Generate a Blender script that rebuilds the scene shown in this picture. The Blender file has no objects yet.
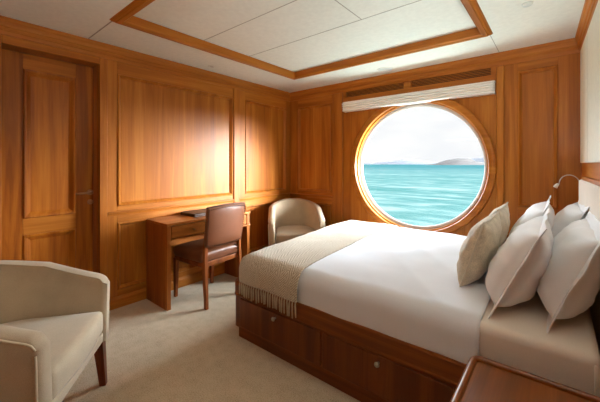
import bpy, bmesh, math, random
from mathutils import Vector, Matrix, noise
PI = math.pi
C = bpy.context.scene.collection
sc = bpy.context.scene
random.seed(7)

# ------------------------------------------------------------------ materials
def lin(c):
    return tuple(((v/255)/12.92 if v/255 <= .04045 else ((v/255+.055)/1.055)**2.4) for v in c) + (1,)

def new_mat(name):
    m = bpy.data.materials.new(name); m.use_nodes = True
    nt = m.node_tree; b = nt.nodes['Principled BSDF']
    return m, nt, b

def N(nt, typ, **kw):
    n = nt.nodes.new(typ)
    for k, v in kw.items():
        if k in n.inputs: n.inputs[k].default_value = v
        else: setattr(n, k, v)
    return n

def ramp(nt, fac, stops):
    r = nt.nodes.new('ShaderNodeValToRGB')
    e = r.color_ramp.elements
    while len(e) < len(stops): e.new(.5)
    for el, (p, c) in zip(e, stops): el.position = p; el.color = c
    nt.links.new(fac, r.inputs['Fac'])
    return r

def wood(name, dark, mid, light, axis=2, rough=.42, figure=1.0, coat=.04, spec=.2):
    m, nt, b = new_mat(name); L = nt.links.new
    tc = N(nt, 'ShaderNodeTexCoord')
    mp = N(nt, 'ShaderNodeMapping'); s = [9., 9., 9.]; s[axis] = .55
    mp.inputs['Scale'].default_value = s; L(tc.outputs['Object'], mp.inputs['Vector'])
    n1 = N(nt, 'ShaderNodeTexNoise', Scale=1.3, Detail=5., Roughness=.6, Distortion=.9*figure); L(mp.outputs[0], n1.inputs['Vector'])
    mp2 = N(nt, 'ShaderNodeMapping'); s2 = [110., 110., 110.]; s2[axis] = 2.2
    mp2.inputs['Scale'].default_value = s2; L(tc.outputs['Object'], mp2.inputs['Vector'])
    n2 = N(nt, 'ShaderNodeTexNoise', Scale=1., Detail=3., Roughness=.6); L(mp2.outputs[0], n2.inputs['Vector'])
    mp3 = N(nt, 'ShaderNodeMapping'); s3 = [2.6, 2.6, 2.6]; s3[axis] = .12
    mp3.inputs['Scale'].default_value = s3; L(tc.outputs['Object'], mp3.inputs['Vector'])
    n3 = N(nt, 'ShaderNodeTexNoise', Scale=1., Detail=1.); L(mp3.outputs[0], n3.inputs['Vector'])
    a1 = N(nt, 'ShaderNodeMath', operation='MULTIPLY_ADD'); L(n2.outputs['Fac'], a1.inputs[0]); a1.inputs[1].default_value = .28; L(n1.outputs['Fac'], a1.inputs[2])
    a2 = N(nt, 'ShaderNodeMath', operation='MULTIPLY_ADD'); L(n3.outputs['Fac'], a2.inputs[0]); a2.inputs[1].default_value = .32; L(a1.outputs[0], a2.inputs[2])
    r = ramp(nt, a2.outputs[0], [(.58, lin(dark)), (.80, lin(mid)), (1., lin(light))])
    L(r.outputs['Color'], b.inputs['Base Color'])
    b.inputs['Roughness'].default_value = rough; b.inputs['Specular IOR Level'].default_value = spec
    b.inputs['Coat Weight'].default_value = coat; b.inputs['Coat Roughness'].default_value = .22
    bp = N(nt, 'ShaderNodeBump', Strength=.06, Distance=.002); L(n2.outputs['Fac'], bp.inputs['Height']); L(bp.outputs[0], b.inputs['Normal'])
    return m

def fabric(name, col, var=.12, scale=350., bump=.25, rough=.9, sheen=.25, big=6.):
    m, nt, b = new_mat(name); L = nt.links.new
    tc = N(nt, 'ShaderNodeTexCoord')
    n = N(nt, 'ShaderNodeTexNoise', Scale=scale, Detail=2.); L(tc.outputs['Object'], n.inputs['Vector'])
    n2 = N(nt, 'ShaderNodeTexNoise', Scale=big, Detail=3.); L(tc.outputs['Object'], n2.inputs['Vector'])
    ad = N(nt, 'ShaderNodeMath', operation='ADD'); L(n.outputs['Fac'], ad.inputs[0]); L(n2.outputs['Fac'], ad.inputs[1])
    lo = tuple(max(0, v*(1-var)) for v in col); hi = tuple(min(255, v*(1+var*.6)) for v in col)
    hf = N(nt, 'ShaderNodeMath', operation='MULTIPLY'); L(ad.outputs[0], hf.inputs[0]); hf.inputs[1].default_value = .5
    r = ramp(nt, hf.outputs[0], [(.3, lin(lo)), (.7, lin(hi))]); L(r.outputs['Color'], b.inputs['Base Color'])
    b.inputs['Roughness'].default_value = rough; b.inputs['Sheen Weight'].default_value = sheen
    b.inputs['Specular IOR Level'].default_value = .2
    bp = N(nt, 'ShaderNodeBump', Strength=bump, Distance=.003); L(n.outputs['Fac'], bp.inputs['Height']); L(bp.outputs[0], b.inputs['Normal'])
    return m

def plain(name, col, rough=.5, metal=0., coat=0.):
    m, nt, b = new_mat(name)
    tc = N(nt, 'ShaderNodeTexCoord'); n = N(nt, 'ShaderNodeTexNoise', Scale=30., Detail=2.); nt.links.new(tc.outputs['Object'], n.inputs['Vector'])
    r = ramp(nt, n.outputs['Fac'], [(.3, lin(tuple(v*.97 for v in col))), (.7, lin(col))])
    nt.links.new(r.outputs['Color'], b.inputs['Base Color'])
    b.inputs['Roughness'].default_value = rough; b.inputs['Metallic'].default_value = metal; b.inputs['Coat Weight'].default_value = coat
    return m

WD, WM, WL = (144, 80, 24), (169, 99, 31), (188, 119, 44)
M = {}
M['wood_z'] = wood('teak_vertical', WD, WM, WL, 2)
M['wood_y'] = wood('teak_along_y', WD, WM, WL, 1)
M['wood_x'] = wood('teak_along_x', WD, WM, WL, 0)
M['door'] = wood('teak_door', (136, 70, 18), (166, 94, 26), (186, 114, 36), 2, figure=1.6)
M['bedwood'] = wood('cherry_bed', (84, 40, 14), (112, 56, 20), (134, 72, 28), 0, rough=.3)
M['bedwood_z'] = wood('cherry_bed_vertical', (80, 37, 13), (106, 52, 19), (126, 66, 26), 2, rough=.3)
M['deskwood_y'] = wood('desk_wood_along_y', (134, 74, 28), (162, 94, 38), (186, 118, 54), 1, rough=.28)
M['deskwood_z'] = wood('desk_wood_vertical', (124, 66, 24), (148, 82, 32), (172, 104, 46), 2, rough=.32)
M['standwood'] = wood('nightstand_wood', (98, 50, 14), (126, 68, 22), (148, 86, 32), 1, rough=.3, coat=.15, spec=.35)
M['legwood'] = wood('leg_wood', (70, 28, 10), (104, 46, 20), (128, 62, 30), 2, rough=.3)
M['chairwood'] = wood('chair_wood', (96, 46, 20), (134, 70, 34), (156, 90, 46), 2, rough=.35)
M['upholstery'] = fabric('oatmeal_upholstery', (184, 166, 141), .1, 420, .3)
M['piping'] = fabric('oatmeal_piping', (206, 192, 166), .06, 420, .2)
M['linen'] = fabric('white_linen', (230, 234, 242), .02, 500, .1, sheen=.1)
M['pillowcase'] = fabric('white_pillowcase', (234, 234, 236), .025, 450, .12, sheen=.1)
M['sheet'] = fabric('fitted_sheet', (228, 216, 202), .03, 450, .1, sheen=.1)
M['cushion'] = fabric('sand_cushion', (206, 192, 168), .16, 160, .5, big=22.)
M['cushion_back'] = fabric('sand_cushion_plain', (212, 200, 180), .06, 420, .15)
M['blind'] = fabric('blind_fabric', (243, 240, 232), .03, 300, .05)
M['headboard'] = fabric('headboard_fabric', (226, 214, 198), .05, 380, .15)
M['ceiling'] = plain('ceiling_panel', (232, 233, 222), .55)
M['cream'] = plain('cream_panel', (228, 226, 208), .5)
M['white'] = plain('white_plastic', (226, 224, 214), .4)
M['grille'] = plain('grey_grille', (206, 210, 204), .6)
M['dark'] = plain('dark_void', (26, 16, 10), .8)
M['seam'] = plain('seam_grey', (164, 160, 146), .8)
M['metal'] = plain('satin_metal', (196, 190, 180), .28, 1.)
M['brass'] = plain('bronze_metal', (188, 142, 104), .35, 1.)
M['folder'] = plain('dark_leather', (44, 28, 22), .5)
M['gasket'] = plain('window_rim', (158, 140, 126), .45)

def leather():
    m = fabric('tan_leather', (118, 68, 40), .12, 260, .12, rough=.42, sheen=0., big=9.)
    m.node_tree.nodes['Principled BSDF'].inputs['Specular IOR Level'].default_value = .5
    return m
M['leather'] = leather()
M['stud'] = plain('dark_studs', (66, 44, 34), .4, .6)

def carpet():
    m, nt, b = new_mat('carpet'); L = nt.links.new
    tc = N(nt, 'ShaderNodeTexCoord')
    n = N(nt, 'ShaderNodeTexNoise', Scale=170., Detail=3.); L(tc.outputs['Object'], n.inputs['Vector'])
    v = N(nt, 'ShaderNodeTexNoise', Scale=16., Detail=4.); L(tc.outputs['Object'], v.inputs['Vector'])
    mx = N(nt, 'ShaderNodeMath', operation='MULTIPLY_ADD'); L(v.outputs['Fac'], mx.inputs[0]); mx.inputs[1].default_value = .35; L(n.outputs['Fac'], mx.inputs[2])
    r = ramp(nt, mx.outputs[0], [(.42, lin((160, 142, 114))), (.62, lin((194, 176, 148))), (.85, lin((212, 196, 170)))])
    L(r.outputs['Color'], b.inputs['Base Color']); b.inputs['Roughness'].default_value = .95; b.inputs['Sheen Weight'].default_value = .2
    b.inputs['Specular IOR Level'].default_value = .1
    bp = N(nt, 'ShaderNodeBump', Strength=.5, Distance=.006); L(n.outputs['Fac'], bp.inputs['Height']); L(bp.outputs[0], b.inputs['Normal'])
    return m
M['carpet'] = carpet()

def throw_mat():
    m, nt, b = new_mat('woven_throw'); L = nt.links.new
    uv = N(nt, 'ShaderNodeUVMap'); uv.uv_map = 'UVMap'
    sep = N(nt, 'ShaderNodeSeparateXYZ'); L(uv.outputs[0], sep.inputs[0])
    # herringbone: the diagonal flips in alternating columns
    fx = N(nt, 'ShaderNodeMath', operation='PINGPONG'); L(sep.outputs['X'], fx.inputs[0]); fx.inputs[1].default_value = .045
    ad = N(nt, 'ShaderNodeMath', operation='ADD'); L(fx.outputs[0], ad.inputs[0]); L(sep.outputs['Y'], ad.inputs[1])
    ml = N(nt, 'ShaderNodeMath', operation='MULTIPLY'); L(ad.outputs[0], ml.inputs[0]); ml.inputs[1].default_value = 2*PI/.015
    sn = N(nt, 'ShaderNodeMath', operation='SINE'); L(ml.outputs[0], sn.inputs[0])
    nz = N(nt, 'ShaderNodeTexNoise', Scale=90., Detail=3.); L(uv.outputs[0], nz.inputs['Vector'])
    mx = N(nt, 'ShaderNodeMath', operation='MULTIPLY_ADD'); L(sn.outputs[0], mx.inputs[0]); mx.inputs[1].default_value = .24; L(nz.outputs['Fac'], mx.inputs[2])
    r = ramp(nt, mx.outputs[0], [(.25, lin((158, 142, 118))), (.5, lin((204, 190, 168))), (.8, lin((230, 220, 204)))])
    L(r.outputs['Color'], b.inputs['Base Color']); b.inputs['Roughness'].default_value = .95; b.inputs['Sheen Weight'].default_value = .3
    b.inputs['Specular IOR Level'].default_value = .1
    bp = N(nt, 'ShaderNodeBump', Strength=.8, Distance=.006); L(mx.outputs[0], bp.inputs['Height']); L(bp.outputs[0], b.inputs['Normal'])
    return m
M['throw'] = throw_mat()
M['tassel'] = fabric('tassel_yarn', (186, 168, 140), .15, 200, .4)

def glass():
    m = bpy.data.materials.new('porthole_glass'); m.use_nodes = True
    nt = m.node_tree; nt.nodes.clear(); L = nt.links.new
    o = N(nt, 'ShaderNodeOutputMaterial'); mix = N(nt, 'ShaderNodeMixShader')
    t = N(nt, 'ShaderNodeBsdfTransparent'); g = N(nt, 'ShaderNodeBsdfGlossy'); g.inputs['Roughness'].default_value = .02
    t.inputs['Color'].default_value = (.97, .985, .98, 1)
    lw = N(nt, 'ShaderNodeLayerWeight', Blend=.5)
    pw = N(nt, 'ShaderNodeMath', operation='POWER'); L(lw.outputs['Facing'], pw.inputs[0]); pw.inputs[1].default_value = 5.
    f = N(nt, 'ShaderNodeMath', operation='MULTIPLY_ADD'); L(pw.outputs[0], f.inputs[0]); f.inputs[1].default_value = .5; f.inputs[2].default_value = .03
    L(f.outputs[0], mix.inputs[0]); L(t.outputs[0], mix.inputs[1]); L(g.outputs[0], mix.inputs[2]); L(mix.outputs[0], o.inputs[0])
    return m
M['glass'] = glass()

def sea_mat():
    m, nt, b = new_mat('sea_water'); L = nt.links.new
    tc = N(nt, 'ShaderNodeTexCoord')
    mp = N(nt, 'ShaderNodeMapping'); mp.inputs['Scale'].default_value = (.10, .26, 1); L(tc.outputs['Object'], mp.inputs['Vector'])
    n = N(nt, 'ShaderNodeTexNoise', Scale=1.6, Detail=4., Roughness=.5, Distortion=.6); L(mp.outputs[0], n.inputs['Vector'])
    mp2 = N(nt, 'ShaderNodeMapping'); mp2.inputs['Scale'].default_value = (.012, .05, 1); L(tc.outputs['Object'], mp2.inputs['Vector'])
    n2 = N(nt, 'ShaderNodeTexNoise', Scale=1.2, Detail=3.); L(mp2.outputs[0], n2.inputs['Vector'])
    mx = N(nt, 'ShaderNodeMath', operation='MULTIPLY_ADD'); L(n2.outputs['Fac'], mx.inputs[0]); mx.inputs[1].default_value = .5; L(n.outputs['Fac'], mx.inputs[2])
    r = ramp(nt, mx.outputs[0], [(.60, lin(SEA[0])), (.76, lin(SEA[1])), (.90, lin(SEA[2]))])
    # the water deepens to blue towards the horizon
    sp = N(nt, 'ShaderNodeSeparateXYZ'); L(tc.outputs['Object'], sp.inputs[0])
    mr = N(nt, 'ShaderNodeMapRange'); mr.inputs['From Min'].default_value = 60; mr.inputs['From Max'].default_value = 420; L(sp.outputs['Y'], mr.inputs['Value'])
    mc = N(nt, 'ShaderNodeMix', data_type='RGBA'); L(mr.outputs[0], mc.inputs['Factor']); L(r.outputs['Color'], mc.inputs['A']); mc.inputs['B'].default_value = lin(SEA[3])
    L(mc.outputs['Result'], b.inputs['Base Color']); b.inputs['Roughness'].default_value = .6; b.inputs['Specular IOR Level'].default_value = 0.
    bp = N(nt, 'ShaderNodeBump', Strength=.08, Distance=.3); L(n.outputs['Fac'], bp.inputs['Height']); L(bp.outputs[0], b.inputs['Normal'])
    return m
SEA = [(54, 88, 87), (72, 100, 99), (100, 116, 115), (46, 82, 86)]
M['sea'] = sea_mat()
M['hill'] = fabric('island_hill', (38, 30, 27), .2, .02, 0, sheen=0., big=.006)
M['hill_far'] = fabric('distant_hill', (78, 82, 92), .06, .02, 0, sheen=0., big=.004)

# ------------------------------------------------------------------ helpers
def tag(o, label=None, cat=None, group=None, kind=None):
    if label: o['label'] = label
    if cat: o['category'] = cat
    if group: o['group'] = group
    if kind: o['kind'] = kind
    return o

def mk(name, bm, mat, parent=None, smooth=False, bevel=0., seg=2, auto=None):
    me = bpy.data.meshes.new(name)
    bmesh.ops.recalc_face_normals(bm, faces=bm.faces[:])
    bm.to_mesh(me); bm.free()
    o = bpy.data.objects.new(name, me); C.objects.link(o)
    me.materials.append(M[mat] if isinstance(mat, str) else mat)
    if smooth:
        for p in me.polygons: p.use_smooth = True
    if bevel:
        md = o.modifiers.new('bevel', 'BEVEL'); md.width = bevel; md.segments = seg; md.limit_method = 'ANGLE'; md.angle_limit = .6
        for p in me.polygons: p.use_smooth = True
        try: md.harden_normals = True
        except Exception: pass
    if parent is not None: o.parent = parent
    return o

def empty(name, loc, rz=0.):
    o = bpy.data.objects.new(name, None); C.objects.link(o)
    o.location = loc; o.rotation_euler = (0, 0, rz); o.empty_display_size = .1
    return o

def hexa(bm, p):
    v = [bm.verts.new(q) for q in p]
    for f in ((0,1,2,3), (4,5,6,7), (0,1,5,4), (1,2,6,5), (2,3,7,6), (3,0,4,7)):
        bm.faces.new([v[i] for i in f])

def box(bm, x0, x1, y0, y1, z0, z1):
    hexa(bm, [(x0,y0,z0),(x1,y0,z0),(x1,y1,z0),(x0,y1,z0),(x0,y0,z1),(x1,y0,z1),(x1,y1,z1),(x0,y1,z1)])

def B(*a):
    bm = bmesh.new(); box(bm, *a); return bm

def rbox(x0, x1, y0, y1, z0, z1, r, seg=5, edges='all'):
    """a box with truly rounded edges ('z' rounds the upright ones only)"""
    bm = B(x0, x1, y0, y1, z0, z1)
    es = [e for e in bm.edges if edges == 'all' or abs((e.verts[0].co-e.verts[1].co).normalized().z) > .9]
    bmesh.ops.bevel(bm, geom=es, offset=r, segments=seg, affect='EDGES', profile=.5)
    return bm

class Wall:
    """a wall plane: u runs along it, v is height, d comes out into the room"""
    def __init__(s, o, u, n): s.o, s.u, s.n = Vector(o), Vector(u).normalized(), Vector(n).normalized()
    def p(s, u, v, d): return s.o + s.u*u + Vector((0, 0, v)) + s.n*d
    def box(s, bm, u0, u1, v0, v1, d0, d1):
        hexa(bm, [s.p(u0,v0,d0), s.p(u1,v0,d0), s.p(u1,v0,d1), s.p(u0,v0,d1), s.p(u0,v1,d0), s.p(u1,v1,d0), s.p(u1,v1,d1), s.p(u0,v1,d1)])
    def B(s, *a):
        bm = bmesh.new(); s.box(bm, *a); return bm
    def panel(s, u0, u1, v0, v1, prof=None, fill=True):
        """nested moulding loops (inset, height) round a rectangle and the field inside"""
        prof = prof or [(0, -.019), (0, .005), (.005, .011), (.012, .012), (.018, .007), (.022, -.001), (.028, -.006), (.031, -.018)]
        bm = bmesh.new(); prev = None
        for i, d in prof:
            lp = [bm.verts.new(s.p(*q, d)) for q in ((u0+i, v0+i), (u1-i, v0+i), (u1-i, v1-i), (u0+i, v1-i))]
            if prev:
                for k in range(4): bm.faces.new((prev[k], prev[(k+1) % 4], lp[(k+1) % 4], lp[k]))
            prev = lp
        if fill: bm.faces.new(prev)
        return bm

def sweep(path, prof, closed=False):
    """prof: list of (side, up) swept along a level path of (x,y,z) points; side is to the left of travel; mitred"""
    bm = bmesh.new(); n = len(path); P = [Vector(p) for p in path]; loops = []
    for i in range(n):
        a = P[i]-P[i-1] if (i > 0 or closed) else P[1]-P[0]
        b = P[(i+1) % n]-P[i] if (i < n-1 or closed) else P[n-1]-P[n-2]
        a = Vector((a.x, a.y, 0)).normalized(); b = Vector((b.x, b.y, 0)).normalized()
        na, nb = Vector((-a.y, a.x, 0)), Vector((-b.y, b.x, 0))
        m = (na+nb).normalized(); k = 1/max(.2, m.dot(na))
        loops.append([bm.verts.new(P[i]+m*(k*s_)+Vector((0, 0, z_))) for s_, z_ in prof])
    for i in range(n if closed else n-1):
        A, Bq = loops[i], loops[(i+1) % n]
        for j in range(len(prof)):
            k = (j+1) % len(prof); bm.faces.new((A[j], A[k], Bq[k], Bq[j]))
    if not closed:
        bm.faces.new(loops[0]); bm.faces.new(loops[-1])
    return bm

def tube(bm, pts, r, seg=10, caps=True):
    P = [Vector(p) for p in pts]; rs = r if isinstance(r, (list, tuple)) else [r]*len(P)
    prev = None; up = Vector((0, 0, 1)); loops = []
    for i, p in enumerate(P):
        t = (P[min(i+1, len(P)-1)]-P[max(i-1, 0)]).normalized()
        if prev is None:
            ref = up if abs(t.dot(up)) < .95 else Vector((1, 0, 0))
            nx = t.cross(ref).normalized()
        else:
            nx = (prev - t*prev.dot(t)).normalized()
        prev = nx; ny = t.cross(nx)
        loops.append([bm.verts.new(p+(nx*math.cos(2*PI*k/seg)+ny*math.sin(2*PI*k/seg))*rs[i]) for k in range(seg)])
    for A, Bq in zip(loops, loops[1:]):
        for k in range(seg): bm.faces.new((A[k], A[(k+1) % seg], Bq[(k+1) % seg], Bq[k]))
    if caps: bm.faces.new(loops[0]); bm.faces.new(loops[-1])
    return bm

def lathe(prof, seg=32, mat=None):
    """prof (r, z) spun about Z, moved by mat"""
    bm = bmesh.new(); loops = []
    for r, z in prof:
        loops.append([bm.verts.new((max(r, 1e-5)*math.cos(2*PI*k/seg), max(r, 1e-5)*math.sin(2*PI*k/seg), z)) for k in range(seg)])
    for A, Bq in zip(loops, loops[1:]):
        for k in range(seg): bm.faces.new((A[k], A[(k+1) % seg], Bq[(k+1) % seg], Bq[k]))
    bmesh.ops.remove_doubles(bm, verts=bm.verts[:], dist=2e-5)
    if mat is not None: bm.transform(mat)
    return bm

def tube_obj(name, pts, r, mat, parent, seg=10):
    bm = bmesh.new(); tube(bm, pts, r, seg); return mk(name, bm, mat, parent, smooth=True)

# ------------------------------------------------------------------ room dimensions
XL, YW, H = -2.89, 3.285, 2.205
YB = -1.0
SK = .035
def xr(y): return .14 + SK*(YW-y)          # the starboard wall leans a little out of square

WL_ = Wall((XL, 0, 0), (0, 1, 0), (1, 0, 0))        # u = y
WW = Wall((0, YW, 0), (1, 0, 0), (0, -1, 0))        # u = x
WR = Wall((.14, YW, 0), (SK, -1, 0), (-1, -SK, 0))  # u = distance from the window wall

# floor
o = mk('floor', B(XL-.3, .7, YB-.2, YW+.2, -.06, 0), 'carpet'); tag(o, kind='structure')

# ceiling: border ring round a shallow coffer
tx0, tx1, ty0, ty1 = -2.345, -.39, .83, 2.735
bm = bmesh.new()
box(bm, XL-.2, tx0, YB-.2, YW+.2, H, H+.08); box(bm, tx1, .7, YB-.2, YW+.2, H, H+.08)
box(bm, tx0, tx1, YB-.2, ty0, H, H+.08); box(bm, tx0, tx1, ty1, YW+.2, H, H+.08)
ceiling = tag(mk('ceiling', bm, 'ceiling'), kind='structure')
ZT = H+.05
cp = mk('coffer_panel', B(tx0, tx1, ty0, ty1, ZT, ZT+.03), 'ceiling', ceiling)
def seam(u0, v0, u1, v1, z, w=.004):
    a, b = Vector((u0, v0, 0)), Vector((u1, v1, 0)); t = (b-a).normalized(); n = Vector((-t.y, t.x, 0))*w
    bm = bmesh.new()
    hexa(bm, [a+n+Vector((0,0,z-.0015)), b+n+Vector((0,0,z-.0015)), b-n+Vector((0,0,z-.0015)), a-n+Vector((0,0,z-.0015)),
              a+n+Vector((0,0,z+.001)), b+n+Vector((0,0,z+.001)), b-n+Vector((0,0,z+.001)), a-n+Vector((0,0,z+.001))])
    return mk('panel_seam', bm, 'seam', ceiling)
seam(tx0+.06, 1.51, tx1-.06, 1.51, ZT, .003); seam(tx0+.06, 2.01, tx1-.06, 2.01, ZT, .003); seam(-1.085, 1.51, -1.085, 2.01, ZT, .003)
seam(XL+.04, .84, tx0-.0, .84, H, .004); seam(-.40, 2.75, -.40, YW-.04, H, .002)
# coffer trim (four mitred lengths)
def coffer():
    prof = [(-.004, -.010), (.004, -.016), (.014, -.018), (.018, -.024), (.044, -.024), (.048, -.018), (.058, -.012), (.06, .0), (.06, .048), (-.012, .048), (-.012, .0)]
    pts = [(tx0, ty0, H), (tx1, ty0, H), (tx1, ty1, H), (tx0, ty1, H)]
    for i in range(4):
        a, b = Vector(pts[i]), Vector(pts[(i+1) % 4]); t = (b-a).normalized(); n = Vector((-t.y, t.x, 0))
        bm = bmesh.new(); la, lb = [], []
        for s_, z_ in prof:
            la.append(bm.verts.new(a + t*s_ + n*s_ + Vector((0, 0, z_)))); lb.append(bm.verts.new(b - t*s_ + n*s_ + Vector((0, 0, z_))))
        for j in range(len(prof)):
            k = (j+1) % len(prof); bm.faces.new((la[j], la[k], lb[k], lb[j]))
        bm.faces.new(la); bm.faces.new(lb)
        tag(mk('trim_%d' % (i+1), bm, 'wood_x' if i % 2 == 0 else 'wood_y'), kind='structure')
coffer()
# cornice round the room
CORN = [(0, -.115), (.008, -.113), (.012, -.087), (.018, -.083), (.018, -.062), (.026, -.057), (.030, -.032), (.038, -.022), (.040, 0), (0, 0)]
def cornice():
    pts = [(XL, YB, H), (XL, YW, H), (.14, YW, H), (xr(YB), YB, H)]
    for i in range(4):
        a, b = Vector(pts[i]), Vector(pts[(i+1) % 4]); t = (b-a).normalized(); n = Vector((t.y, -t.x, 0))
        bm = bmesh.new(); la, lb = [], []
        for s_, z_ in CORN:
            la.append(bm.verts.new(a + t*s_ + n*s_ + Vector((0, 0, z_)))); lb.append(bm.verts.new(b - t*s_ + n*s_ + Vector((0, 0, z_))))
        for j in range(len(CORN)):
            k = (j+1) % len(CORN); bm.faces.new((la[j], la[k], lb[k], lb[j]))
        bm.faces.new(la); bm.faces.new(lb)
        tag(mk('trim_%d' % (i+5), bm, 'wood_y' if i % 2 == 0 else 'wood_x'), kind='structure')
cornice()

# ------------------------------------------------------------------ left wall
DY0, DY1, DH = .345, .927, 2.03
bm = bmesh.new()
WL_.box(bm, YB-.2, DY0, 0, H, -.2, -.02); WL_.box(bm, DY1, YW+.2, 0, H, -.2, -.02); WL_.box(bm, DY0, DY1, DH, H, -.2, -.02)
wall_left = tag(mk('wall_left', bm, 'wood_z'), kind='structure')
def stile(par, W, u0, u1, v0, v1, d0=-.02, d1=0., mat='wood_z', name='stile', bev=.002):
    return mk(name, W.B(u0, u1, v0, v1, d0, d1), mat, par, bevel=bev)
V0, V1, V2, V3, V4 = .10, .72, .86, 1.985, H
def bay(par, W, u0, u1, hm, top=V3, low=V2):
    """one upper and one lower framed panel between u0 and u1"""
    mk('upper_panel', W.panel(u0, u1, low, top), 'wood_z', par)
    mk('lower_panel', W.panel(u0, u1, V0+.05, V1), 'wood_z', par)
    stile(par, W, u0, u1, V1, low, mat=hm, name='rail'); stile(par, W, u0, u1, top, V4, mat=hm, name='rail'); stile(par, W, u0, u1, 0, V0+.05, mat=hm, name='rail')
bay(wall_left, WL_, 1.065, 2.285, 'wood_y'); bay(wall_left, WL_, 2.475, 3.195, 'wood_y')
stile(wall_left, WL_, DY1, 1.065, 0, H); stile(wall_left, WL_, 2.285, 2.475, 0, H); stile(wall_left, WL_, 3.195, YW, 0, H)
stile(wall_left, WL_, 2.297, 2.378, 0, H-.112, 0, .016, name='pilaster', bev=.005)
# the part of the wall this side of the door
bay(wall_left, WL_, YB+.1, .18, 'wood_y'); stile(wall_left, WL_, YB, YB+.1, 0, H); stile(wall_left, WL_, .18, DY0, 0, H)
stile(wall_left, WL_, DY0, DY1, DH, H, mat='wood_y', name='rail')
# dado moulding
for (a, b) in ((.99, 2.297), (2.378, YW), (YB, .28)):
    bm = sweep([(XL, b, .80), (XL, a, .80)], [(0, -.02), (.008, -.018), (.012, -.004), (.018, .004), (.018, .014), (.0, .018)])
    mk('dado_moulding', bm, 'wood_y', wall_left)
# door casing
bm = bmesh.new()
WL_.box(bm, DY1, DY1+.058, 0, DH+.058, -.02, .018)
mk('casing', bm, 'wood_z', wall_left, bevel=.006)
bm = bmesh.new(); WL_.box(bm, DY0-.058, DY0, 0, DH+.058, -.02, .018); mk('casing', bm, 'wood_z', wall_left, bevel=.006)
bm = bmesh.new(); WL_.box(bm, DY0, DY1, DH, DH+.058, -.02, .018); mk('casing', bm, 'wood_y', wall_left, bevel=.006)
# baseboards
def bb(name, path, mat):
    tag(mk(name, sweep(path, [(0, 0), (.014, 0), (.014, .075), (.008, .09), (0, .095)]), mat), kind='structure')
bb('baseboard_left', [(XL, YW, 0), (XL, DY1+.058, 0)], 'wood_y')
bb('baseboard_far', [(-2.03, YW, 0), (XL, YW, 0)], 'wood_x')
# door
DX = -.115
door = tag(mk('door_1', WL_.B(DY0+.003, DY1-.007, .01, DH-.003, DX-.05, DX-.022), 'door'), kind='structure')
def dst(u0, u1, v0, v1, nm, mt): mk(nm, WL_.B(u0, u1, v0, v1, DX-.022, DX), mt, door, bevel=.002)
pu0, pu1 = .475, .80
dst(DY0+.003, pu0, .01, DH-.003, 'door_stile', 'door'); dst(pu1, DY1-.007, .01, DH-.003, 'door_stile', 'door')
dst(pu0, pu1, 1.915, DH-.003, 'door_rail', 'wood_y'); dst(pu0, pu1, .70, .82, 'door_rail', 'wood_y'); dst(pu0, pu1, .01, .16, 'door_rail', 'wood_y')
for (v0, v1) in ((.82, 1.915), (.16, .70)):
    pr = [(0, DX-.02), (0, DX+.004), (.008, DX+.012), (.018, DX+.010), (.026, DX+.002), (.04, DX-.012), (.046, DX-.016)]
    mk('door_panel', WL_.panel(pu0-.0, pu1+.0, v0, v1, pr), 'door', door)
X90 = Matrix.Rotation(PI/2, 4, 'Y')
hy = .90
mk('rosette', lathe([(0, .0), (.024, .0), (.024, .006), (.018, .010), (0, .010)], 24, Matrix.Translation((XL+DX, hy, .985)) @ X90), 'brass', door, smooth=True)
tube_obj('door_handle', [(XL+DX+.004, hy, .985), (XL+DX+.045, hy, .985), (XL+DX+.052, hy-.012, .985), (XL+DX+.052, hy-.06, .984), (XL+DX+.048, hy-.115, .981)], [.009, .009, .009, .008, .007], 'brass', door)
mk('keyhole_cover', lathe([(0, 0), (.021, 0), (.021, .006), (.015, .009), (0, .009)], 24, Matrix.Translation((XL+DX, hy, .905)) @ X90), 'brass', door, smooth=True)
# jamb linings
jm = bmesh.new(); WL_.box(jm, DY1-.004, DY1+.02, 0, DH, -.2, -.018); mk('jamb', jm, 'wood_z', wall_left)

# ------------------------------------------------------------------ window wall
CXW, CZW, RO = -1.165, 1.195, .743
bx0, bx1, bz1 = -2.025, -.425, 1.965
RH = .672
bm = bmesh.new()
WW.box(bm, XL-.2, bx0, 0, H, -.2, -.02); WW.box(bm, bx1, .3, 0, H, -.2, -.02); WW.box(bm, bx0, bx1, bz1, H, -.2, -.07); WW.box(bm, bx0, bx1, 0, .42, -.2, -.02)
wall_far = tag(mk('wall_far', bm, 'wood_z'), kind='structure')
# plate with the round opening
bm = bmesh.new(); n = 128; zb = .42
def rect_pt(a):
    cx, cz = math.cos(a), math.sin(a); ts = []
    if cx > 1e-9: ts.append((bx1-CXW)/cx)
    if cx < -1e-9: ts.append((bx0-CXW)/cx)
    if cz > 1e-9: ts.append((bz1-CZW)/cz)
    if cz < -1e-9: ts.append((zb-CZW)/cz)
    t = min(ts); return CXW+cx*t, CZW+cz*t
angs = sorted([2*PI*k/n for k in range(n)] + [math.atan2(z-CZW, x-CXW) % (2*PI) for x in (bx0, bx1) for z in (zb, bz1)])
rows = []
for a in angs:
    ox, oz = rect_pt(a); ix, iz = CXW+RH*math.cos(a), CZW+RH*math.sin(a)
    rows.append([bm.verts.new(WW.p(ox, oz, -.2)), bm.verts.new(WW.p(ox, oz, -.005)), bm.verts.new(WW.p(ix, iz, -.005)), bm.verts.new(WW.p(CXW+(RH+.10)*math.cos(a), CZW+(RH+.10)*math.sin(a), -.2))])
for A, Bq in zip(rows, rows[1:]+rows[:1]):
    for j in range(4): bm.faces.new((A[j], A[(j+1) % 4], Bq[(j+1) % 4], Bq[j]))
mk('window_plate', bm, 'wood_z', wall_far)
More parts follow.
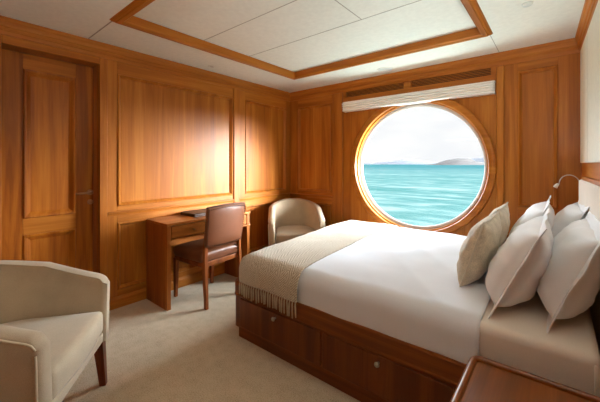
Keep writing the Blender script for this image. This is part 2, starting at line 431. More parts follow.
bay(wall_far, WW, -2.745, -2.19, 'wood_x'); bay(wall_far, WW, -.27, .0, 'wood_x', top=2.025, low=.85)
stile(wall_far, WW, XL, -2.745, 0, H); stile(wall_far, WW, -2.19, bx0, 0, H); stile(wall_far, WW, bx1, -.27, 0, H); stile(wall_far, WW, .0, .14, 0, H)
stile(wall_far, WW, -2.165, bx0, 0, H-.112, 0, .022, name='pilaster', bev=.011); stile(wall_far, WW, bx1, -.365, 0, H-.112, 0, .022, name='pilaster', bev=.011)
bm = sweep([(XL, YW, .80), (-2.165, YW, .80)][::-1], [(0, -.02), (.008, -.018), (.012, -.004), (.018, .004), (.018, .014), (.0, .018)]); mk('dado_moulding', bm, 'wood_x', wall_far)
# header above the blind: rails round the two grilles
for (a, b, v0, v1) in ((bx0, bx1, 1.965, 2.027), (bx0, bx1, 2.108, H), (bx0, -1.995, 2.027, 2.108), (-1.272, -1.195, 2.027, 2.108), (-.468, bx1, 2.027, 2.108)):
    stile(wall_far, WW, a, b, v0, v1, -.07, .004, 'wood_x', 'rail')
# window 1: wooden ring, rim, glass
RX = Matrix.Translation((CXW, YW, CZW)) @ Matrix.Rotation(PI/2, 4, 'X')   # +Z of the lathe comes into the room
win = tag(mk('window_1', lathe([(RO, -.004), (RO, .018), (RO-.006, .027), (RO-.016, .030), (.694, .030), (.682, .026), (.678, .016), (.676, .004), (.676, -.004), (.664, -.01), (.662, -.055), (.66, -.075), (RH+.03, -.08), (RH+.03, -.03), (RO, -.004)], 160, RX), 'wood_x', smooth=True), kind='structure')
md = win.modifiers.new('split', 'EDGE_SPLIT'); md.split_angle = .7
mk('window_rim', lathe([(.674, -.006), (.668, -.010), (.663, -.045), (.652, -.048), (.645, -.055), (.634, -.068), (.632, -.08), (.664, -.08)], 160, RX), 'gasket', win, smooth=True)
mk('window_glass', lathe([(0, -.074), (.64, -.074)], 96, RX), 'glass', win)
# blind gathered at the top of the bay
bl = empty('roman_blind', (-1.22, YW-.03, 1.843)); tag(bl, 'cream roman blind gathered up above the round window', 'blind')
bm = bmesh.new(); pr = []
for k in range(4):
    zc = .020 + .0245*k
    for q in range(9):
        a = -PI/2 + PI*q/8
        pr.append((-.014 - (.020+.004*k)*math.cos(a)**.8 if abs(math.cos(a)) > 1e-6 else -.014, zc+.0122*math.sin(a)))
pr = [(.034, .004)] + pr + [(.034, .108)]
xs = [-.778+1.563*i/60 for i in range(61)]; loops = []
for i, x in enumerate(xs):
    loops.append([bm.verts.new((x, y + .0015*noise.noise((x*3, z*12, 1)), z + .0025*noise.noise((x*1.7, z*6, 5)))) for (y, z) in pr])
for A, Bq in zip(loops, loops[1:]):
    for j in range(len(pr)): bm.faces.new((A[j], A[(j+1) % len(pr)], Bq[(j+1) % len(pr)], Bq[j]))
bm.faces.new(loops[0]); bm.faces.new(loops[-1])
mk('folded_fabric', bm, 'blind', bl, smooth=True)
mk('headrail', B(-.782, .788, -.02, .034, .106, .120), 'blind', bl, bevel=.003)
# grilles
def grille(u0, u1, label):
    t = empty('air_vent', (u0, YW, 2.027)); tag(t, label, 'vent', 'slatted air vents above the round window')
    w = u1-u0
    mk('backing', B(0, w, .03, .044, 0, .081), 'dark', t)
    for k in range(5):
        z = .0105+.0145*k
        bm = B(.001, w-.001, .001, .011, z-.0015, z+.0045)
        mk('slat', bm, 'wood_x', t)
grille(-1.995, -1.272, 'shorter slatted wooden air vent above blind, on the desk side')
grille(-1.195, -.468, 'slatted wooden air vent above blind, nearer to the bed head')

# ------------------------------------------------------------------ right and back walls
Lr = (YW-YB)*math.sqrt(1+SK*SK)
wall_right = tag(mk('wall_right', WR.B(0, Lr+.1, 0, H, -.2, 0), 'wood_y'), kind='structure')
bm = WR.B(.055, Lr, 1.228, H-.112, 0, .010); mk('cream_panel', bm, 'cream', wall_right, bevel=.006, seg=3)
for u in (.5, 1.25, 2.0): mk('panel_seam', WR.B(u, u+.004, 1.24, H-.12, .0095, .0106), 'seam', wall_right)
bm = bmesh.new(); box(bm, XL-.2, .7, YB-.2, YB, 0, H)
wall_back = tag(mk('wall_back', bm, 'wood_z'), kind='structure')

# ceiling fittings
t = empty('downlight', (-2.70, 1.87, H)); tag(t, 'small recessed ceiling downlight over the desk', 'light')
mk('trim_ring', lathe([(.018, .004), (.020, -.003), (.030, -.005), (.036, -.002), (.036, .001)], 32), 'white', t, smooth=True)
mk('lens', lathe([(0, -.001), (.019, -.001)], 24), 'metal', t)
t = empty('ceiling_speaker', (-1.39, 3.075, H)); tag(t, 'round flush ceiling speaker above the round window', 'speaker')
mk('bezel', lathe([(.070, -.002), (.073, -.006), (.080, -.006), (.083, -.001), (.083, .001)], 40), 'white', t, smooth=True)
mk('mesh_cover', lathe([(0, -.005), (.04, -.0045), (.071, -.003)], 40), 'grille', t, smooth=True)
t = empty('smoke_detector', (-.145, 2.37, H)); tag(t, 'little grey round fitting on the ceiling near the bed head', 'detector')
mk('housing', lathe([(0, -.014), (.022, -.013), (.028, -.008), (.03, .0), (.03, .001)], 28), 'grille', t, smooth=True)

# ------------------------------------------------------------------ bed
BY0, BY1 = 1.415, 3.13
def shx(x, y):                       # the foot of the berth runs slightly out of square
    w = min(1, max(0, (-.25-x)/1.45)); return x - .085*(y-1.42)*w
def shear(bm):
    for v in bm.verts: v.co.x = shx(v.co.x, v.co.y)
    return bm
bed = empty('bed', (-.8, 2.26, 0)); tag(bed, 'built-in double berth of cherry-brown wood with drawers along its side', 'bed')
bed_off = Vector((-.8, 2.26, 0))
def bpart(name, bm, mat, **k):
    bm.transform(Matrix.Translation(-bed_off)); return mk(name, bm, mat, bed, **k)
FX = -1.778
bpart('plinth', shear(B(-1.745, .11, 1.438, BY1-.03, 0, .086)), 'bedwood')
bm = rbox(FX, .11, BY0, BY1, .082, .315, .035, 5, 'z'); bpart('carcass', shear(bm), 'bedwood', smooth=True).modifiers.new('es', 'EDGE_SPLIT').split_angle = .6
# top rail: a tray round the mattress
bm = bmesh.new()
r = .035
def rr(x0, x1, y0, y1, rad, n=6):
    pts = []
    for cx, cy, a0 in ((x1-.001, y0+.001, -PI/2), (x1-.001, y1-.001, 0), (x0+rad, y1-rad, PI/2), (x0+rad, y0+rad, PI)):
        q = rad if cx == x0+rad else .001
        for k in range(n+1):
            a = a0+PI/2*k/n; pts.append((cx+q*math.cos(a), cy+q*math.sin(a)))
    return pts
ops = [(0, .297), (-.006, .300), (-.008, .308), (-.004, .316), (-.004, .392), (-.0, .400), (.012, .402), (.018, .398), (.018, .30)]
loops = []
for ins, z in ops:
    loops.append([bm.verts.new((x, y, z)) for x, y in rr(FX+ins, .11-max(ins, 0)*0, BY0+ins, BY1-ins, .035-ins)])
for A, Bq in zip(loops, loops[1:]):
    for k in range(len(A)): bm.faces.new((A[k], A[(k+1) % len(A)], Bq[(k+1) % len(A)], Bq[k]))
bpart('top_rail', shear(bm), 'bedwood')
# drawers on the room side
for (x0, x1) in ((-1.70, -1.015), (-1.0, -.335), (-.32, .09)):
    d = empty('drawer', (0, 0, 0)); d.parent = bed
    bm = B(x0, x1, BY0-.009, BY0+.004, .098, .290); bm.transform(Matrix.Translation(-bed_off))
    C.objects.unlink(d); bpy.data.objects.remove(d)
    d = mk('drawer', bm, 'bedwood_z', bed, bevel=.003)
    xm = (x0+x1)/2
    kb = lathe([(0, 0), (.006, 0), (.005, .010), (.010, .014), (.013, .020), (.011, .026), (0, .028)], 20, Matrix.Translation(Vector((xm, BY0-.009, .262))-bed_off) @ Matrix.Rotation(PI/2, 4, 'X'))
    mk('knob', kb, 'metal', d, smooth=True)
# headboard on the wall
def hb_pt(y, z, off): return Vector((xr(y)-off, y, z))
def hb_shape(y0, y1, z0, z1, o0, o1, rad):
    bm = bmesh.new(); pts = []
    for cy, cz, a0 in ((y1-rad, z1-rad, 0), (y0+rad, z1-rad, PI/2)):
        for k in range(9):
            a = a0+PI/2*k/8; pts.append((cy+rad*math.cos(a), cz+rad*math.sin(a)))
    pts += [(y0, z0), (y1, z0)]
    A = [bm.verts.new(hb_pt(y, z, o0)) for y, z in pts]; Bq = [bm.verts.new(hb_pt(y, z, o1)) for y, z in pts]
    bm.faces.new(A); bm.faces.new(Bq)
    for k in range(len(A)): bm.faces.new((A[k], A[(k+1) % len(A)], Bq[(k+1) % len(A)], Bq[k]))
    return bm
hbd = bpart('headboard', hb_shape(1.35, 2.90, .30, 1.135, .002, .028, .05), 'wood_y', bevel=.004)
bm = hb_shape(1.38, 2.875, .33, 1.115, .026, .046, .04); bm.transform(Matrix.Translation(-bed_off)); mk('padded_panel', bm, 'headboard', hbd, bevel=.012, seg=4)

# mattress with fitted sheet
bm = rbox(-1.70, .115, 1.437, BY1-.025, .318, .572, .035, 5)
mt = mk('mattress', shear(bm), 'sheet', smooth=True); tag(mt, 'thick mattress in an off-white fitted sheet, bare beneath the pillows', 'mattress')
# piping line on the mattress end
tube_obj('seam_piping', [(.098, 1.4352, z) for z in (.36, .42, .48, .545)], .004, 'sheet', mt, 8)

def wrap(s, r):
    """distance past the start of the bend -> (outward, drop)"""
    if s <= 0: return s, 0.
    a = s/r
    if a < PI/2: return r*math.sin(a), r*(1-math.cos(a))
    return r, r + (s-r*PI/2)

def drape(xs, ys, X0, Y0, Y1, r, top, fn, uv=False):
    """cloth over the bed: bends down at X0 (foot), Y0 (room side) and Y1 (window side)"""
    bm = bmesh.new(); lay = bm.loops.layers.uv.new('UVMap'); g = []; uvs = {}
    for sx in xs:
        row = []
        for sy in ys:
            ox, dx = wrap((X0+r)-sx, r); x = X0+r-ox
            if sy < (Y0+Y1)/2: oy, dy = wrap((Y0+r)-sy, r); y = Y0+r-oy
            else: oy, dy = wrap(sy-(Y1-r), r); y = Y1-r+oy
            z = top - (dx**4+dy**4)**.25
            p = Vector((x, y, z)); p = fn(p, sx, sy, dx, dy); p.x = shx(p.x, p.y)
            v = bm.verts.new(p); uvs[v] = (sx, sy); row.append(v)
        g.append(row)
    for i in range(len(g)-1):
        for j in range(len(g[0])-1):
            f = bm.faces.new((g[i][j], g[i][j+1], g[i+1][j+1], g[i+1][j]))
            for l in f.loops: l[lay].uv = uvs[l.vert]
    return bm
def lsp(a, b, n): return [a+(b-a)*i/n for i in range(n+1)]
def dfn(p, sx, sy, dx, dy):
    k = 1 if max(dx, dy) < .02 else .35
    w = .010*noise.noise((p.x*2.2, p.y*2.2, 3)) + .005*noise.noise((p.x*6, p.y*5, 9))
    # soft creases fanning out from the pillows
    t = p.x*.8 + p.y*.62
    head = max(0, 1-abs(p.x+.42)/.5)
    w += head*.008*(1-abs(2*((t*4.2) % 1)-1))**2
    p.z += w*k + .022*math.sin(PI*min(1, max(0, (p.y-1.44)/1.66)))*(1 if dx == 0 else .5)
    if dy > .05 and p.y < 2: p.y += .006*noise.noise((p.x*5, p.z*2, 4)) 
    p.z = max(p.z, .384)
    return p
DT = .582
bm = drape(lsp(-1.97, -.245, 120), lsp(1.165, 3.37, 120), -1.708, 1.428, 3.105, .075, DT, dfn)
dv = mk('duvet', bm, 'linen', smooth=True); tag(dv, 'smooth white duvet spread over the bed and tucked into the frame', 'duvet')
md = dv.modifiers.new('solid', 'SOLIDIFY'); md.thickness = .012; md.offset = 0
# the thin fold at the head of the duvet
# throw
def tfn(p, sx, sy, dx, dy):
    q = dfn(p.copy(), sx, sy, dx, 0 if dy < .0 else dy)
    p.z = max(q.z, .01)
    p.z = p.z + .013 + .003*noise.noise((sx*9, sy*9, 2))
    if dy > .03 and p.y < 2:
        lowk = min(1, dy/.2); p.y -= .004 + .010*lowk*(.5+.5*math.sin(sx*19)) ; p.z = q.z if dy < .15 else DT - dy + .0
    return p
TX0, TX1 = -1.695, -1.172
bm = drape(lsp(TX0, TX1, 64), lsp(1.268, 3.22, 110), -1.715, 1.398, 3.13, .085, DT, tfn)
th = mk('throw_blanket', bm, 'throw', smooth=True); tag(th, 'beige herringbone woven throw with a fringed edge across the foot of the bed', 'blanket')
md = th.modifiers.new('solid', 'SOLIDIFY'); md.thickness = .008; md.offset = 0
# fringe
me = th.data; edge = sorted([v.co.copy() for v in me.vertices if v.co.y < 1.42 and v.co.z < .41], key=lambda c: c.x)
zmin = {}
cols = {}
for i, sx in enumerate(lsp(TX0, TX1, 64)):
    cols[i] = me.vertices[i*111].co.copy()
cand = [c for i, c in cols.items() if c.x > -1.742]
tx = lsp(cand[0].x+.012, cand[-1].x-.006, 24)
for k, x in enumerate(tx):
    e = min(cand, key=lambda c: abs(c.x-x))
    s = random.uniform(-.008, .008); L_ = random.uniform(.085, .102); y = e.y-.003
    z0 = e.z+.004
    tube_obj('tassel', [(x, y, z0), (x+s*.3, y-.004, z0-.02), (x+s*.7, y-.003, z0-.045), (x+s, y-.002, z0-L_)], [.0032, .0048, .0052, .004], 'tassel', th, 7)

# ------------------------------------------------------------------ pillows
def pillow_mesh(w, h, t, seed, n=30, puff=.5, pinch=.05, wr=.010, pw=2.6):
    bm = bmesh.new(); sides = []
    def out(u, v):
        x = u*w/2*(1-pinch*(1-v*v)*abs(u)); y = v*h/2*(1-(pinch if v > 0 else -.02)*(1-u*u)*abs(v)); return x, y
    for sgn in (1, -1):
        g = []
        for i in range(n+1):
            u = math.sin((-1+2*i/n)*PI/2)*.35+(-1+2*i/n)*.65; row = []
            for j in range(n+1):
                v = math.sin((-1+2*j/n)*PI/2)*.35+(-1+2*j/n)*.65
                x, y = out(u, v)
                th_ = max(0, (1-abs(u)**pw)*(1-abs(v)**pw))**puff
                z = sgn*t/2*th_*(1-.24*v)
                rim = 1-max(abs(u), abs(v))
                z += wr*noise.noise((u*3+seed, v*3, sgn*2+seed))*min(1, rim*6) + wr*.8*noise.noise((u*1.5+seed, v*7, seed))*min(1, rim*5)*(abs(u)**2)
                y += .012*noise.noise((u*2+seed*3, v, 1))*(1 if v > 0 else .2)
                row.append(bm.verts.new((x, y, z)))
            g.append(row)
        for i in range(n):
            for j in range(n): bm.faces.new((g[i][j], g[i+1][j], g[i+1][j+1], g[i][j+1]))
        sides.append(g)
    bmesh.ops.remove_doubles(bm, verts=bm.verts[:], dist=3e-4)
    return bm
def border_mesh(w, h, b, seed, pinch=.05, n=40):
    """flat flange running round the seam"""
    bm = bmesh.new(); loops = []
    def ring(k, zoff):
        L = []
        for side in range(4):
            for i in range(n):
                s = -1+2*i/n
                u, v = ((s, -1), (1, s), (-s, 1), (-1, -s))[side]
                x = u*w/2*(1-pinch*(1-v*v)); y = v*h/2*(1-(pinch if v > 0 else -.02)*(1-u*u))
                m = (1+k/(w/2))*x, (1+k/(h/2))*y
                y2 = m[1] + .012*noise.noise((u*2+seed*3, v, 1))*(1 if v > 0 else .2)
                wob = .008*noise.noise((u*2.2+seed, v*2.2, 7))*(k/b if k > 0 else 0)
                L.append(bm.verts.new((m[0], y2, zoff+wob)))
        return L
    R = [ring(-.012, .004), ring(b, .002), ring(b, -.002), ring(-.012, -.004)]
    for A, Bq in zip(R, R[1:]):
        for k in range(len(A)): bm.faces.new((A[k], A[(k+1) % len(A)], Bq[(k+1) % len(A)], Bq[k]))
    return bm
def put(o, yc, xb, zb, lean, h, tw=0., roll=0.):
    """stand the pillow on its lower edge at x=xb, leaning towards the headboard"""
    sa, ca = math.sin(lean), math.cos(lean)
    R = Matrix(((0, sa, ca), (1, 0, 0), (0, ca, -sa))).to_4x4()
    base = Matrix.Translation((xb, yc, zb)) @ Matrix.Rotation(tw, 4, 'Z') @ R @ Matrix.Rotation(roll, 4, 'Z') @ Matrix.Translation((0, h/2, 0))
    o.matrix_world = base
def white_pillow(yc, xb, lean, seed, label, tw=0., zb=.574, h=.42, w=.66, t=.185, roll=0.):
    p = mk('pillow', pillow_mesh(w, h-.05, t, seed, pinch=.05, pw=3.8, wr=.011), 'pillowcase', smooth=True)
    mk('flange', border_mesh(w, h-.05, .045, seed, pinch=.05), 'pillowcase', p, smooth=False)
    put(p, yc, xb, zb, lean, h, tw, roll); tag(p, label, 'pillow', 'white pillows at the bed head')
    return p
white_pillow(1.90, -.025, .40, 1.3, 'white flanged pillow against the headboard, on the nightstand side', h=.40, zb=.592)
white_pillow(2.65, -.03, .38, 2.7, 'white flanged pillow against the headboard, beside the reading lamp', h=.41, zb=.592)
white_pillow(1.885, -.215, .44, 4.1, 'white flanged pillow in the middle row behind the sand cushion, on the nightstand side', h=.40, zb=.592)
white_pillow(2.645, -.215, .42, 5.9, 'white flanged pillow in the middle row behind the sand cushion, on the window side', h=.41, zb=.592)
def cushion(yc, xb, lean, seed, label):
    p = mk('cushion', pillow_mesh(.50, .34, .145, seed, pinch=.09), 'cushion', smooth=True)
    bm = bmesh.new(); pts = []
    for side in range(4):
        for i in range(12):
            s = -1+2*i/12; u, v = ((s, -1), (1, s), (-s, 1), (-1, -s))[side]
            pts.append((u*.25*(1-.09*(1-v*v)), v*.17*(1-.09*(1-u*u)) + .012*noise.noise((u*2+seed*3, v, 1))*(1 if v > 0 else .2), 0))
    tube(bm, pts+[pts[0]], .004, 8, False); mk('piping', bm, 'cushion_back', p, smooth=True)
    put(p, yc, xb, .612, lean, .34); tag(p, label, 'cushion', 'sand cushions in front of the pillows')
cushion(1.95, -.375, .30, 8.2, 'sand-coloured textured cushion in front of the pillows, on the nightstand side')
cushion(2.50, -.38, .28, 9.6, 'sand-coloured textured cushion in front of the pillows, on the window side')

# reading lamp on a gooseneck
ly = 2.93
lp = empty('reading_lamp', (xr(ly)-.006, ly, .98)); tag(lp, 'slim gooseneck reading lamp curving out beside the headboard', 'lamp')
mk('wall_plate', lathe([(0, 0), (.022, 0), (.022, .008), (.012, .012), (0, .012)], 24, Matrix.Rotation(-PI/2, 4, 'Y')), 'metal', lp, smooth=True)
gn = []
for k in range(15):
    a = PI*k/14*1.02
    gn.append((-.085+.055*math.cos(a)-.0, 0, .10+.062*math.sin(a)))
gn = [(-.008, 0, 0), (-.026, 0, .01), (-.030, 0, .05)] + gn + [(-.148, 0, .09)]
tube_obj('gooseneck', gn, .003, 'metal', lp, 8)
tube_obj('lamp_head', [(-.146, 0, .100), (-.148, 0, .094), (-.156, -.002, .082), (-.163, -.004, .070)], [.004, .010, .012, .014], 'white', lp, 14)

# ------------------------------------------------------------------ nightstand
NX0, NX1, NY0, NY1, NZ = -.252, .19, .84, 1.338, .50
ns = empty('nightstand', (0, 1.1, 0)); tag(ns, 'polished brown nightstand with raised rim beside the bed', 'nightstand')
noff = Matrix.Translation((0, -1.1, 0))
def npart(name, bm, mat, par=ns, **k):
    bm.transform(noff); return mk(name, bm, mat, par, **k)
npart('body', B(NX0+.03, NX1, NY0+.03, NY1-.02, .07, .468), 'standwood')
npart('plinth', B(NX0+.06, NX1, NY0+.05, NY1-.04, 0, .07), 'standwood')
npart('tabletop', rbox(NX0, NX1, NY0, NY1, .466, .488, .035, 6, 'z'), 'standwood', smooth=False)
bm = bmesh.new(); loops = []
def rr2(x0, x1, y0, y1, rad, n=7):
    pts = []
    for cx, cy, a0 in ((x1-rad, y0+rad, -PI/2), (x1-rad, y1-rad, 0), (x0+rad, y1-rad, PI/2), (x0+rad, y0+rad, PI)):
        for k in range(n+1):
            a = a0+PI/2*k/n; pts.append((cx+rad*math.cos(a), cy+rad*math.sin(a)))
    return pts
for ins, z in ((-.002, .470), (-.004, .485), (-.003, .494), (.002, .500), (.010, .502), (.017, .499), (.020, .493), (.021, .484)):
    loops.append([bm.verts.new((x, y, z)) for x, y in rr2(NX0+ins, NX1-ins, NY0+ins, NY1-ins, .035-ins)])
for A, Bq in zip(loops, loops[1:]):
    for k in range(len(A)): bm.faces.new((A[k], A[(k+1) % len(A)], Bq[(k+1) % len(A)], Bq[k]))
npart('raised_rim', bm, 'standwood', smooth=True)
for z0, z1 in ((.09, .27), (.285, .455)):
    d = npart('drawer', B(NX0+.016, NX0+.034, NY0+.05, NY1-.04, z0, z1), 'standwood', bevel=.003)
    mk('knob', lathe([(0, 0), (.006, 0), (.005, .010), (.012, .016), (.012, .022), (0, .026)], 18, noff @ Matrix.Translation((NX0+.016, (NY0+NY1)/2, (z0+z1)/2)) @ Matrix.Rotation(-PI/2, 4, 'Y')), 'metal', d, smooth=True)

# ------------------------------------------------------------------ desk
dk = empty('desk', (-2.69, 1.76, 0)); tag(dk, 'wooden writing desk against the panelled wall, with a drawer front', 'desk')
doff = Matrix.Translation((2.69, -1.76, 0))
def dpart(name, bm, mat, par=dk, **k):
    bm.transform(doff); return mk(name, bm, mat, par, **k)
DXF, DXB, DYA, DYB, DZ = -2.50, -2.874, 1.300, 2.20, .722
dpart('desktop', B(DXB, DXF+.004, DYA-.004, DYB+.012, DZ-.022, DZ), 'deskwood_y', bevel=.004)
dpart('side_panel', B(DXB, DXF, DYA, DYA+.036, 0, DZ-.022), 'deskwood_z', bevel=.003)
dpart('side_panel', B(DXB, DXF, DYB-.036, DYB, 0, DZ-.022), 'deskwood_z', bevel=.003)
dpart('apron', B(DXB+.02, DXF-.02, DYA+.036, DYB-.036, .575, .590), 'deskwood_y')
dpart('back_panel', B(DXB, DXB+.016, DYA+.036, DYB-.036, .42, DZ-.022), 'deskwood_y')
w3 = (DYB-DYA-.072)/2
for k in range(2):
    y0 = DYA+.036+.004+k*w3
    d = dpart('drawer', B(DXB+.05, DXF-.002, y0, y0+w3-.008, .596, DZ-.028), 'deskwood_y', bevel=.003)
    mk('knob', lathe([(0, 0), (.005, 0), (.004, .008), (.009, .012), (.009, .017), (0, .020)], 18, doff @ Matrix.Translation((DXF-.002, y0+w3/2, .642)) @ Matrix.Rotation(PI/2, 4, 'Y')), 'brass', d, smooth=True)
dpart('lower_edge', B(DXF-.03, DXF+.006, DYA+.036, DYB+.008, .574, .588), 'deskwood_y', bevel=.003)
fo = empty('folder', (-2.735, 1.79, DZ)); tag(fo, 'dark leather folder lying on the desk by the wall', 'folder')
mk('cover', rbox(-.125, .125, -.165, .165, .018, .030, .004, 2), 'folder', fo)
mk('pages', B(-.118, .116, -.158, .158, .006, .0185), 'stud', fo)
mk('cover', rbox(-.125, .125, -.165, .165, 0, .0065, .003, 2), 'folder', fo)
mk('spine', rbox(-.128, -.112, -.165, .165, .001, .029, .004, 2), 'folder', fo)

# ------------------------------------------------------------------ desk chair (faces -x, local front = +y)
ch = empty('desk_chair', (-2.525, 1.715, 0), PI/2+.07); tag(ch, 'brown leather desk chair with studded back, pulled up to the desk', 'chair')
def loft(sections):
    bm = bmesh.new(); loops = [[bm.verts.new(p) for p in s_] for s_ in sections]
    for A, Bq in zip(loops, loops[1:]):
        for k in range(len(A)): bm.faces.new((A[k], A[(k+1) % len(A)], Bq[(k+1) % len(A)], Bq[k]))
    bm.faces.new(loops[0]); bm.faces.new(loops[-1]); return bm
def sq(x, y, z, a, b=None):
    b = b or a; return [(x-a, y-b, z), (x+a, y-b, z), (x+a, y+b, z), (x-a, y+b, z)]
for s in (-1, 1):
    mk('leg', loft([sq(s*.205, .205, 0, .014), sq(s*.200, .205, .36, .020)]), 'chairwood', ch, bevel=.004)
    mk('leg', loft([sq(s*.205, -.235, 0, .014, .015), sq(s*.198, -.212, .22, .016, .019), sq(s*.194, -.20, .42, .016, .020), sq(s*.190, -.212, .60, .014, .013), sq(s*.188, -.235, .80, .012, .010)]), 'chairwood', ch, bevel=.004)
mk('seat_frame', rbox(-.212, .212, -.20, .222, .335, .385, .012, 3), 'chairwood', ch, smooth=False)
# seat: domed leather pad
bm = rbox(-.222, .222, -.205, .236, .372, .468, .032, 5)
bmesh.ops.subdivide_edges(bm, edges=[e for e in bm.edges if e.calc_length() > .2], cuts=10, use_grid_fill=True)
for v in bm.verts:
    if v.co.z > .43: v.co.z += .018*max(0, (1-(v.co.x/.24)**2)*(1-((v.co.y-.015)/.25)**2))
mk('seat', bm, 'leather', ch, smooth=True)
# back: curved leather pad
def backpad():
    bm = bmesh.new(); nx, nz = 20, 14; g = {}
    for sd in (0, 1):
        for i in range(nx+1):
            u = -1+2*i/nx
            for j in range(nz+1):
                v = j/nz
                hw = .206+.012*v
                x = u*hw
                z = .512+.335*v + .014*(1-u*u)*(v) - .006*(1-u*u)*(1-v)
                y = -.212-.045*v - .028*(1-u*u) + .0
                th_ = .021*max(.25, (1-abs(u)**6)*(1-abs(2*v-1)**6))**.5
                g[sd, i, j] = bm.verts.new((x, y+(th_ if sd else -th_), z))
    for sd in (0, 1):
        for i in range(nx):
            for j in range(nz): bm.faces.new((g[sd,i,j], g[sd,i+1,j], g[sd,i+1,j+1], g[sd,i,j+1]))
    for i in range(nx):
        for j in (0, nz): bm.faces.new((g[0,i,j], g[0,i+1,j], g[1,i+1,j], g[1,i,j]))
    for j in range(nz):
        for i in (0, nx): bm.faces.new((g[0,i,j], g[0,i,j+1], g[1,i,j+1], g[1,i,j]))
    return bm
bk = mk('backrest', backpad(), 'leather', ch, smooth=True)
bm = bmesh.new()
def studp(u, v):
    hw = .206+.012*v
    return Vector((u*hw, -.212-.045*v-.028*(1-u*u)-.016, .512+.335*v+.014*(1-u*u)*v-.006*(1-u*u)*(1-v)))
for u, v in [(-.94+1.88*k/21, .955) for k in range(22)] + [(s*.95, .07+.85*k/16) for s in (-1, 1) for k in range(17)] + [(-.9+1.8*k/19, .04) for k in range(20)]:
    bmesh.ops.create_icosphere(bm, subdivisions=1, radius=.0055, matrix=Matrix.Translation(studp(u, v)))
tag(mk('stud', bm, 'stud', bk), kind='stuff')
pts = [studp(-1+2*k/24, 1.0)+Vector((0, .018, .004)) for k in range(25)]
tube_obj('top_piping', pts, .007, 'stud', bk, 8)

